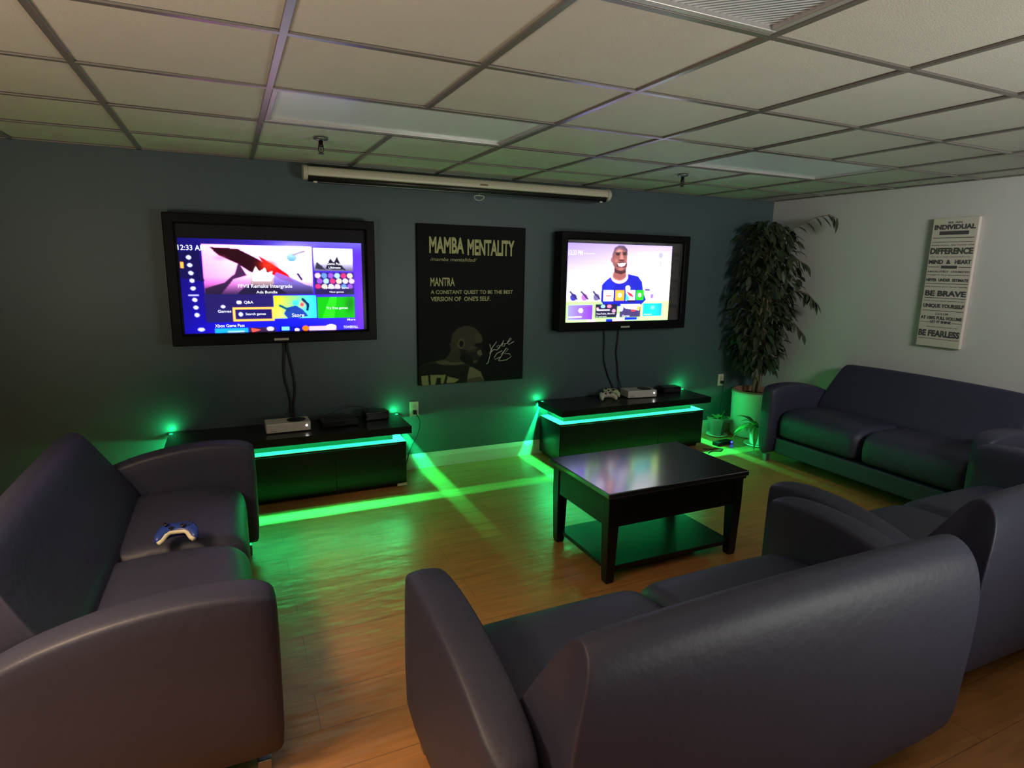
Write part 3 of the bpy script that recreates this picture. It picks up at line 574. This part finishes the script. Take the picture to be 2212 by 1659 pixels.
def gamepad(label, loc, rz, ms, mg=None, tilt=0, s=1.0):
    """body, two grips, sticks, buttons"""
    t = thing('game_controller', label, 'game controller', loc, rz); t.rotation_euler = (tilt, 0, rz); t.scale = (s, s, s)
    # outline swept: half outline mirrored, three layers
    half = [(0,.030),(.022,.032),(.042,.036),(.060,.026),(.070,.004),(.077,-.028),(.074,-.052),(.062,-.060),(.050,-.050),(.038,-.026),(.026,-.016),(0,-.014)]
    out = half + [(-x, y) for x, y in half[-2:0:-1]]
    bm = bmesh.new(); R = []
    for k, z in ((.80,.004),(.97,.012),(1.0,.022),(.95,.034),(.78,.041)):
        ring = []
        for x, y in out:
            cx_ = .062 if abs(x) > .03 and y < -.01 else 0
            sx = math.copysign(cx_, x) if cx_ else 0; cy = .008 if not cx_ else -.03
            dz = -.010*max(0, (-y-.0)/.06) if z > .02 else .0
            ring.append(bm.verts.new((sx+(x-sx)*k, cy+(y-cy)*k, z+dz)))
        R.append(ring)
    n = len(out)
    for A, D in zip(R, R[1:]):
        for i in range(n): bm.faces.new((A[i], A[(i+1)%n], D[(i+1)%n], D[i]))
    bm.faces.new(R[0][::-1]); bm.faces.new(R[-1])
    bmesh.ops.triangulate(bm, faces=[f for f in bm.faces if len(f.verts) > 4])
    obj('shell', bm, ms, t, smooth=True)
    if mg:
        g = [(.0,-.013),(.026,-.014),(.037,-.024),(.050,-.050),(.062,-.061)]
        pts = [(-x, y-.002, .030-.012*max(0,-y/.06)) for x, y in g[::-1]] + [(x, y-.002, .030-.012*max(0,-y/.06)) for x, y in g[1:]]
        obj('edge_trim', tube(bmesh.new(), pts, [.009]*3+[.0085]*3+[.009]*3, 8), mg, t, smooth=True)
    for x, y in ((-.040,.014),(.020,-.004)):
        obj('thumbstick', lathe([(0,.040),(.005,.040),(.005,.046),(.009,.047),(.009,.051),(0,.0495)], 14), M_black, t, loc=(x, y, 0), smooth=True)
    for x, y in ((.040,.024),(.050,.014),(.030,.014),(.040,.004)):
        obj('button', lathe([(0,.039),(.0042,.039),(.0040,.0435),(0,.0442)], 10), M_black, t, loc=(x, y, 0), smooth=True)
    obj('direction_pad', B((-.029,-.011,-.007,-.001,.039,.0435),(-.023,-.017,-.013,.005,.039,.0435)), M_black, t)
    return t
gamepad('pale yellowish controller lying behind the white one on the right cabinet', (2.735, -.105, ZT+.024), -.40, mat('pale_lime_plastic', (.55,.60,.36), .4), tilt=.45)
gamepad('white controller lying in front on the right cabinet', (2.635, -.20, ZT+.024), -.15, mat('cream_plastic', (.62,.58,.48), .4), tilt=.45)
gamepad('blue controller with cream edge lying on the left sofa seat', (-.43, -1.79, .492), -.05, mat('cobalt_plastic', (.02,.05,.32), .35), mat('cream_trim', (.75,.68,.5), .35), tilt=.25)

# tv cables
def cable(label, pts, r=.006):
    # Catmull-Rom smoothing
    P = [Vector(p) for p in pts]; P = [P[0]] + P + [P[-1]]; out = []
    for i in range(1, len(P)-2):
        for k in range(8):
            s = k/8; a, b_, c_, d_ = P[i-1], P[i], P[i+1], P[i+2]
            out.append(.5*((2*b_)+(c_-a)*s+(2*a-5*b_+4*c_-d_)*s*s+(3*b_-a-3*c_+d_)*s**3))
    out.append(P[-2]); return tag(obj('cable', tube(bmesh.new(), out, r, 6), M_rubber, smooth=True), label, 'cable')
cable('left of the two black cords hanging from the left television', [(.125,-.012,1.02),(.13,-.012,.98),(.12,-.012,.80),(.145,-.012,.66),(.155,-.02,.56),(.14,-.08,.50)], .0075)
cable('right of the two black cords hanging from the left television', [(.155,-.012,1.02),(.15,-.014,.98),(.175,-.012,.82),(.185,-.012,.70),(.17,-.02,.57),(.165,-.08,.50)], .0075)
cable('left of the black cords hanging from the right television', [(2.70,-.012,1.03),(2.71,-.012,.95),(2.715,-.012,.78),(2.76,-.012,.64),(2.80,-.012,.56),(2.82,-.02,.52),(2.84,-.03,.47)], .006)
cable('right of the black cords hanging from the right television', [(2.85,-.012,1.03),(2.85,-.012,.95),(2.84,-.012,.82),(2.86,-.012,.72),(2.87,-.012,.62),(2.885,-.03,.55),(2.89,-.05,.50)], .007)

# outlets
M_plate = mat('outlet_ivory', (.62,.56,.46), .35)
def outlet(label, x, z, plugz):
    t = thing('wall_outlet', label, 'outlet', (x, 0, z))
    cp = obj('cover_plate', B(-.035, .035, -.006, -.0005, -.057, .057), M_plate, t, bevel=.003)
    for dz in (-.02, .02):
        obj('socket', lathe([(0,0),(.0165,0),(.0155,.0025),(0,.003)], 20), mat('outlet_socket', (.48,.42,.34), .4), cp, loc=(0,-.006,dz), rot=(math.pi/2,0,0))
    return t
outlet('ivory wall outlet with a black plug, right of the left cabinet', 1.03, .475, 0)
outlet('ivory wall outlet right of the right cabinet, by the potted tree', 4.075, .505, 0)
t = thing('cable', 'black plug and cord hanging from the outlet beside the left cabinet', 'power cord', (1.03, 0, .455))
obj('plug', B(-.014, .014, -.036, -.0095, -.016, .014), M_black, t, bevel=.004)
bm = tube(bmesh.new(), [(0,-.03,-.01),(.02,-.036,-.03),(.038,-.03,-.07),(.036,-.02,-.13),(.015,-.02,-.19),(-.02,-.02,-.25),(-.05,-.02,-.32),(-.07,-.02,-.40),(-.075,-.03,-.447)], .004, 6)
obj('cord', bm, M_rubber, t, smooth=True)
t = thing('cable', 'black plug in the outlet by the potted tree', 'power cord', (4.08, 0, .485))
obj('plug', B(-.014, .014, -.034, -.0095, -.014, .014), M_black, t, bevel=.004)
obj('cord', tube(bmesh.new(), [(0,-.03,-.01),(.012,-.03,-.04),(.014,-.02,-.12),(.0,-.025,-.25),(-.02,-.03,-.40),(-.03,-.035,-.478)], .0035, 6), M_rubber, t, smooth=True)

# ------------------------------------------------------------------ coffee table
t = thing('coffee_table', 'square dark wood coffee table with a low shelf in the middle of the room', 'table', (1.40, -2.075, 0))
TW, TD, TZ = .905, .60, .49
obj('tabletop', prism([(0,0),(TW,0),(TW,TD),(0,TD)], TZ-.028, TZ, 'z'), M_dark, t, bevel=.005)
obj('moulding', B(.008, TW-.008, .008, TD-.008, TZ-.045, TZ-.0285), M_cab, t, bevel=.005)
lg = .062
obj('apron', B((.018+lg, TW-.018-lg, .024, .045, .30, TZ-.0455), (.018+lg, TW-.018-lg, TD-.045, TD-.024, .30, TZ-.0455), (.024, .045, .018+lg, TD-.018-lg, .30, TZ-.0455), (TW-.045, TW-.024, .018+lg, TD-.018-lg, .30, TZ-.0455)), M_cab, t, bevel=.003)
for x in (.018, TW-.018-lg):
    for y in (.018, TD-.018-lg):
        bm = bmesh.new(); cx_, cy_ = x+lg/2, y+lg/2
        R = [[bm.verts.new((cx_+a*h_, cy_+b_*h_, z)) for a, b_ in ((-1,-1),(1,-1),(1,1),(-1,1))] for z, h_ in ((0,.021),(.02,.024),(.30,lg/2),(TZ-.0455,lg/2))]
        for A, D in zip(R, R[1:]):
            for k in range(4): bm.faces.new((A[k], A[(k+1)%4], D[(k+1)%4], D[k]))
        bm.faces.new(R[0][::-1]); bm.faces.new(R[-1]); obj('leg', bm, M_cab, t, bevel=.003)
obj('shelf', B(.045, TW-.045, .045, TD-.045, .055, .080), M_cab, t, bevel=.003)

# ------------------------------------------------------------------ sofas
SWD = 1.69; AW = .13
def arm_bm(x0, x1):
    """upholstered slab: crowned top line that dips to the back, rounded edges"""
    top = [(0.0,.612),(-.03,.628),(-.10,.640),(-.20,.646),(-.32,.640),(-.44,.622),(-.56,.592),(-.66,.552),(-.72,.515)]
    n = len(top); bm = bmesh.new(); R = []
    r = .020
    zb = .055
    for i, (y, z) in enumerate(top):
        e = .012 if i in (0, n-1) else 0
        w0, w1 = x0+e, x1-e
        ring = [(w0, zb), (w0-.004, .30), (w0, z-r), (w0+r*.3, z-r*.3), (w0+r, z), ((w0+w1)/2, z+.005), (w1-r, z), (w1-r*.3, z-r*.3), (w1, z-r), (w1+.004, .30), (w1, zb)]
        R.append([bm.verts.new((a, y, b_)) for a, b_ in ring])
    for A, D in zip(R, R[1:]):
        for k in range(len(A)-1): bm.faces.new((A[k], A[k+1], D[k+1], D[k]))
        bm.faces.new((A[-1], A[0], D[0], D[-1]))
    # front and rear caps, with a soft edge
    for ring, dy in ((R[0], .016), (R[-1], -.016)):
        c = [bm.verts.new(((v.co.x-(x0+x1)/2)*.74+(x0+x1)/2, v.co.y+dy, (v.co.z-.33)*.955+.33)) for v in ring]
        for k in range(len(c)): bm.faces.new((ring[k], ring[(k+1)%len(c)], c[(k+1)%len(c)], c[k]))
        bm.faces.new(c)
    return bm
def back_bm():
    """backrest: lens-shaped section lofted across the width, ends pulled in like a pillow"""
    prof = [(-.480,.40),(-.535,.50),(-.590,.585),(-.638,.67),(-.678,.745),(-.710,.788),(-.742,.798),(-.782,.775),(-.808,.72),(-.815,.62),(-.810,.48),(-.800,.3),(-.79,.11),(-.70,.09),(-.64,.12),(-.60,.30)]
    cy, cz = -.71, .50; x0, x1 = AW+.004, SWD-AW-.004
    st_ = [(0,.95,.045),(.006,.975,.02),(.03,.98,.006),(.08,1,0),(.2,1.01,0),(.4,1.02,0),(.715,1.025,0)]
    L_ = x1-x0; st_ = st_ + [(L_-a, b_, c_) for a, b_, c_ in st_[-2::-1]]
    bm = bmesh.new(); R = []
    for d, k, c_ in st_:
        ring = []
        end = min(d, L_-d)
        for y, z in prof:
            inset = max(0, (z-.55)/.25)**1.4*.062*math.exp(-(end/.10)**1)   # ends lean inward toward the crest
            x = x0+d + (inset if d < L_/2 else -inset)
            zz = cz+(z-cz)*(1+(k-1)*.55) + (.012 if z > .7 else 0)*(1-math.exp(-end/.25))
            yy = cy+(y-cy)*k
            ring.append(bm.verts.new((x, yy, zz)))
        R.append(ring)
    n = len(prof)
    for A, D in zip(R, R[1:]):
        for i in range(n): bm.faces.new((A[i], A[(i+1)%n], D[(i+1)%n], D[i]))
    for ring, s in ((R[0], 1), (R[-1], -1)):
        m0 = [bm.verts.new((v.co.x-s*.003, cy+(v.co.y-cy)*.90, cz+(v.co.z-cz)*.96)) for v in ring]
        for i in range(n): bm.faces.new((ring[i], ring[(i+1)%n], m0[(i+1)%n], m0[i]))
        bm.faces.new(m0)
    return bm
def cushion_bm(x0, x1):
    bm = bmesh.new(); N = 12; L_ = x1-x0
    prof = [(-.07,.215),(-.052,.24),(-.042,.30),(-.045,.36),(-.060,.405),(-.095,.435),(-.16,.452),(-.28,.458),(-.42,.452),(-.56,.44),(-.62,.43),(-.62,.215)]
    R = []
    for i in range(N+1):
        s = i/N; e = min(s, 1-s)*L_
        k = 1-.050*math.exp(-e/.022); d = .010*math.exp(-e/.03)
        R.append([bm.verts.new((x0+s*L_, y-(d if y > -.12 else 0), .215+(z-.215)*(k + .012*math.sin(math.pi*s)))) for y, z in prof])
    n = len(prof)
    for A, D in zip(R, R[1:]):
        for j in range(n): bm.faces.new((A[j], A[(j+1)%n], D[(j+1)%n], D[j]))
    bm.faces.new(R[0][::-1]); bm.faces.new(R[-1])
    return bm
def make_sofa():
    t = thing('sofa', '', 'sofa')
    for a in (0, SWD-AW): obj('armrest', arm_bm(a, a+AW), M_leather, t, smooth=True, subsurf=1)
    obj('backrest', back_bm(), M_leather, t, smooth=True, subsurf=2)
    mid = SWD/2
    obj('seat_cushion', cushion_bm(AW+.004, mid-.0015), M_leather, t, smooth=True, subsurf=1)
    obj('seat_cushion', cushion_bm(mid+.0015, SWD-AW-.004), M_leather, t, smooth=True, subsurf=1)
    obj('base_rail', B(AW+.003, SWD-AW-.003, -.60, -.055, .085, .212), M_leather, t, bevel=.012, seg=3)
    for x in (.065, SWD-.065):
        for y in (-.05, -.66): obj('leg', B(x-.02, x+.02, y-.02, y+.02, 0, .058), M_legm, t, bevel=.003)
    return t
def dup(o, loc, rz):
    r = o.copy(); C.objects.link(r); r.location = loc; r.rotation_euler = (0,0,rz)
    for ch in list(o.children):
        c_ = ch.copy(); C.objects.link(c_); c_.parent = r
    return r
s0 = make_sofa()
SP = [((.24, -2.645, 0), 0, 'slate vinyl sofa in the foreground seen from behind, facing the coffee table'),
      ((1.945, -2.51, 0), 0, 'slate vinyl sofa at the right edge, beside the foreground sofa and facing the televisions'),
      ((-.132, -.955, 0), -math.pi/2, 'slate vinyl sofa at the left with a blue controller on its seat'),
      ((3.735, -2.505, 0), math.pi/2, 'slate vinyl sofa against the white wall below the canvas sign')]
for i, (loc, rz, lab) in enumerate(SP):
    o = s0 if i == 0 else dup(s0, loc, rz)
    o.location = loc; o.rotation_euler = (0,0,rz); o['label'] = lab; o['group'] = 'slate vinyl sofas around the coffee table'

# ------------------------------------------------------------------ plants
def leaf(bm, base, d, up, L_, w_, droop=.3, seg=3):
    d = d.normalized(); side = d.cross(up)
    if side.length < 1e-3: side = Vector((1,0,0))
    side.normalize(); nrm = side.cross(d)
    rows_ = []
    for i in range(seg+1):
        s = i/seg; p = base + d*L_*s - Vector((0,0,1))*droop*L_*s*s
        ww = w_*math.sin(math.pi*min(.98, .06+s*.94))**.8*.5
        if i == seg: rows_.append([bm.verts.new(p)])
        else: rows_.append([bm.verts.new(p-side*ww+nrm*ww*.25), bm.verts.new(p-nrm*0), bm.verts.new(p+side*ww+nrm*ww*.25)])
    for A, D in zip(rows_, rows_[1:]):
        if len(D) == 3:
            bm.faces.new((A[0], A[1], D[1], D[0])); bm.faces.new((A[1], A[2], D[2], D[1]))
        else: bm.faces.new((A[0], A[1], D[0])); bm.faces.new((A[1], A[2], D[0]))
t = thing('potted_tree', 'tall leafy indoor tree in a wide ivory pot in the corner', 'potted plant', (4.275, -.245, 0))
obj('pot', lathe([(0,.002),(.18,.002),(.192,.02),(.200,.40),(.204,.43),(.194,.43),(.190,.385),(0,.38)], 40), M_pot, t, smooth=True)
obj('pot_liner', lathe([(.1885,.386),(.192,.445),(.180,.445),(.176,.386)], 40), M_terra, t, smooth=True)
obj('soil', lathe([(0,.400),(.12,.396),(.175,.392),(.175,.386),(0,.386)], 24), M_soil, t, smooth=True)
bm = bmesh.new()
for k in range(3):
    ph = k*2.1
    tube(bm, [(.028*math.cos(ph+z*6)+.02*math.sin(z*2), .028*math.sin(ph+z*6), z) for z in [.39+.07*i for i in range(20)]], [.017-.0005*i for i in range(20)], 8)
obj('trunk', bm, M_trunk, t, smooth=True)
bmf, bmb = bmesh.new(), bmesh.new()
def width(z):   # silhouette half width of the crown by height
    return np.interp(z, [.62,.75,.95,1.15,1.35,1.5,1.65,1.8,1.93,2.0], [.08,.20,.23,.25,.29,.28,.26,.25,.18,.05])
for k in range(1150):
    z = random.uniform(.66, 1.98); ph = random.uniform(0, 2*math.pi); rr = width(z)*math.sqrt(random.uniform(.12, 1))
    p = Vector((rr*math.cos(ph)+.02, rr*math.sin(ph), z))
    p.x -= .03
    if p.y > .18: p.y = .18
    if p.x > .19: p.x = .19
    if p.x > .1 and .62 < z < .8: continue
    o_ = Vector((math.cos(ph)*.7+random.gauss(0,.35), math.sin(ph)*.7+random.gauss(0,.35), random.uniform(-.9,.1)))
    L_ = random.uniform(.06, .115)
    if p.y + o_.normalized().y*L_ > .22 or p.x + o_.normalized().x*L_ > .245: continue
    leaf(bmf, p, o_, Vector((random.gauss(0,.3), random.gauss(0,.3), 1)), L_, L_*random.uniform(.40,.52), .4)
    if k % 12 == 0: tube(bmb, [(0.01,0,z-.12),(p.x*.5,p.y*.5,z-.02),tuple(p)], [.006,.004,.002], 5)
# side branches to the right: a drooping spray at the top and one at mid height
def spray(pts, n, L0):
    P = [Vector(p) for p in pts]; tube(bmb, P, [.004]*(len(P)-1)+[.002], 5)
    for i in range(n):
        s = (i+.5)/n*(len(P)-1); a = int(s); q = P[a].lerp(P[a+1], s-a); d = (P[a+1]-P[a]).normalized()
        leaf(bmf, q, d*.5+Vector((random.gauss(0,.25), -.2+random.gauss(0,.3), -.75+random.uniform(-.3,.5))), Vector((0,-.5,1)), L0*random.uniform(.8,1.15), L0*.45, .25)
spray([(.0,-.05,1.78),(.07,-.2,1.92),(.12,-.36,2.0),(.16,-.46,2.02),(.18,-.54,1.98)], 9, .10)
spray([(.05,-.10,1.28),(.09,-.25,1.38),(.13,-.36,1.36),(.15,-.44,1.28)], 14, .10)
spray([(.06,-.12,1.62),(.11,-.22,1.66),(.14,-.32,1.60)], 8, .09)
spray([(.05,-.12,1.10),(.10,-.28,1.10),(.13,-.36,1.00)], 9, .09)
spray([(-.05,-.05,.78),(-.12,-.12,.74),(-.16,-.14,.64)], 8, .08)
obj('branches', bmb, M_trunk, t, smooth=True)
obj('foliage', bmf, M_leaf, t, smooth=True)

t = thing('potted_plant', 'small angular grey pot with a low plant on a saucer, beside the right cabinet', 'potted plant', (4.02, -.665, 0))
t.location = (3.945, -.145, 0)
def hexpot(prof, n=6, ph=.3):
    bm = bmesh.new(); R = [[bm.verts.new((r*math.cos(ph+2*math.pi*k/n), r*math.sin(ph+2*math.pi*k/n), z)) for k in range(n)] for r, z in prof]
    for A, D in zip(R, R[1:]):
        for k in range(n): bm.faces.new((A[k], A[(k+1)%n], D[(k+1)%n], D[k]))
    bm.faces.new(R[0][::-1]); bm.faces.new(R[-1]); return bm
obj('pot', hexpot([(.058,.0085),(.092,.15),(.100,.165),(.098,.178),(.088,.178),(.084,.150)]), M_grey, t, bevel=.003)
obj('saucer', lathe([(0,.001),(.075,.001),(.098,.014),(.095,.018),(.075,.008),(0,.008)], 30), M_pot, t, smooth=True)
obj('soil', hexpot([(.080,.151),(.081,.158)]), M_soil, t)
bm = bmesh.new()
for k in range(26):
    ph = random.uniform(0, 6.28); leaf(bm, Vector((.03*math.cos(ph), .03*math.sin(ph), .158)), Vector((math.cos(ph), math.sin(ph), random.uniform(.2,1.1))), Vector((0,0,1)), random.uniform(.05,.10), .028, .25)
tube(bm, [(.03,0,.15),(.045,-.01,.21),(.06,-.02,.235)], .003, 5)
obj('leaves', bm, M_leaf2, t, smooth=True)

t = thing('potted_plant', 'white round pot with long arching leaves on a saucer, beside the far sofa', 'potted plant', (4.055, -.525, 0))
obj('pot', lathe([(0,.014),(.060,.014),(.066,.03),(.075,.16),(.078,.175),(.070,.175),(.068,.150),(0,.148)], 32), M_pot, t, smooth=True)
obj('saucer', lathe([(0,.001),(.085,.001),(.112,.015),(.108,.020),(.085,.009),(0,.009)], 32), M_pot, t, smooth=True)
obj('soil', lathe([(0,.158),(.067,.155),(.067,.151),(0,.151)], 20), M_soil, t)
bm = bmesh.new()
for k in range(17):
    ph = random.uniform(1.9, 4.9) if k < 13 else random.uniform(-1.5, 1.5)
    L_ = random.uniform(.22, .33) if k < 13 else random.uniform(.10, .16)
    leaf(bm, Vector((.015*math.cos(ph), .015*math.sin(ph), .156)), Vector((math.cos(ph)*.8, math.sin(ph)*.8, random.uniform(.35,1.5))), Vector((0,0,1)), L_, .05, random.uniform(.5,1.1), 6)
obj('leaves', bm, M_leaf2, t, smooth=True)

t = thing('power_supply', 'small black box with a glowing blue light on the floor by the plants', 'power supply', (3.80, -.39, 0), .15)
obj('case', B(-.12, .08, -.035, .035, .002, .032), mat('matte_black', (.006,.006,.006), .7, spec=.2), t, bevel=.004)
obj('indicator_light', lathe([(0,0),(.011,0),(.009,.006),(0,.008)], 12), emis('blue_led', (.02,.04,1), 7), t, loc=(.06,-.0355,.018), rot=(math.pi/2,0,0))
bm = tube(bmesh.new(), [(3.50,-.45,.006),(3.56,-.50,.006),(3.62,-.47,.006),(3.66,-.52,.006),(3.60,-.56,.006),(3.52,-.53,.006),(3.46,-.56,.006)], .005, 6)
tag(obj('cable', bm, M_rubber, smooth=True), 'dark cable coiled on the floor at the right end of the right cabinet', 'cable')
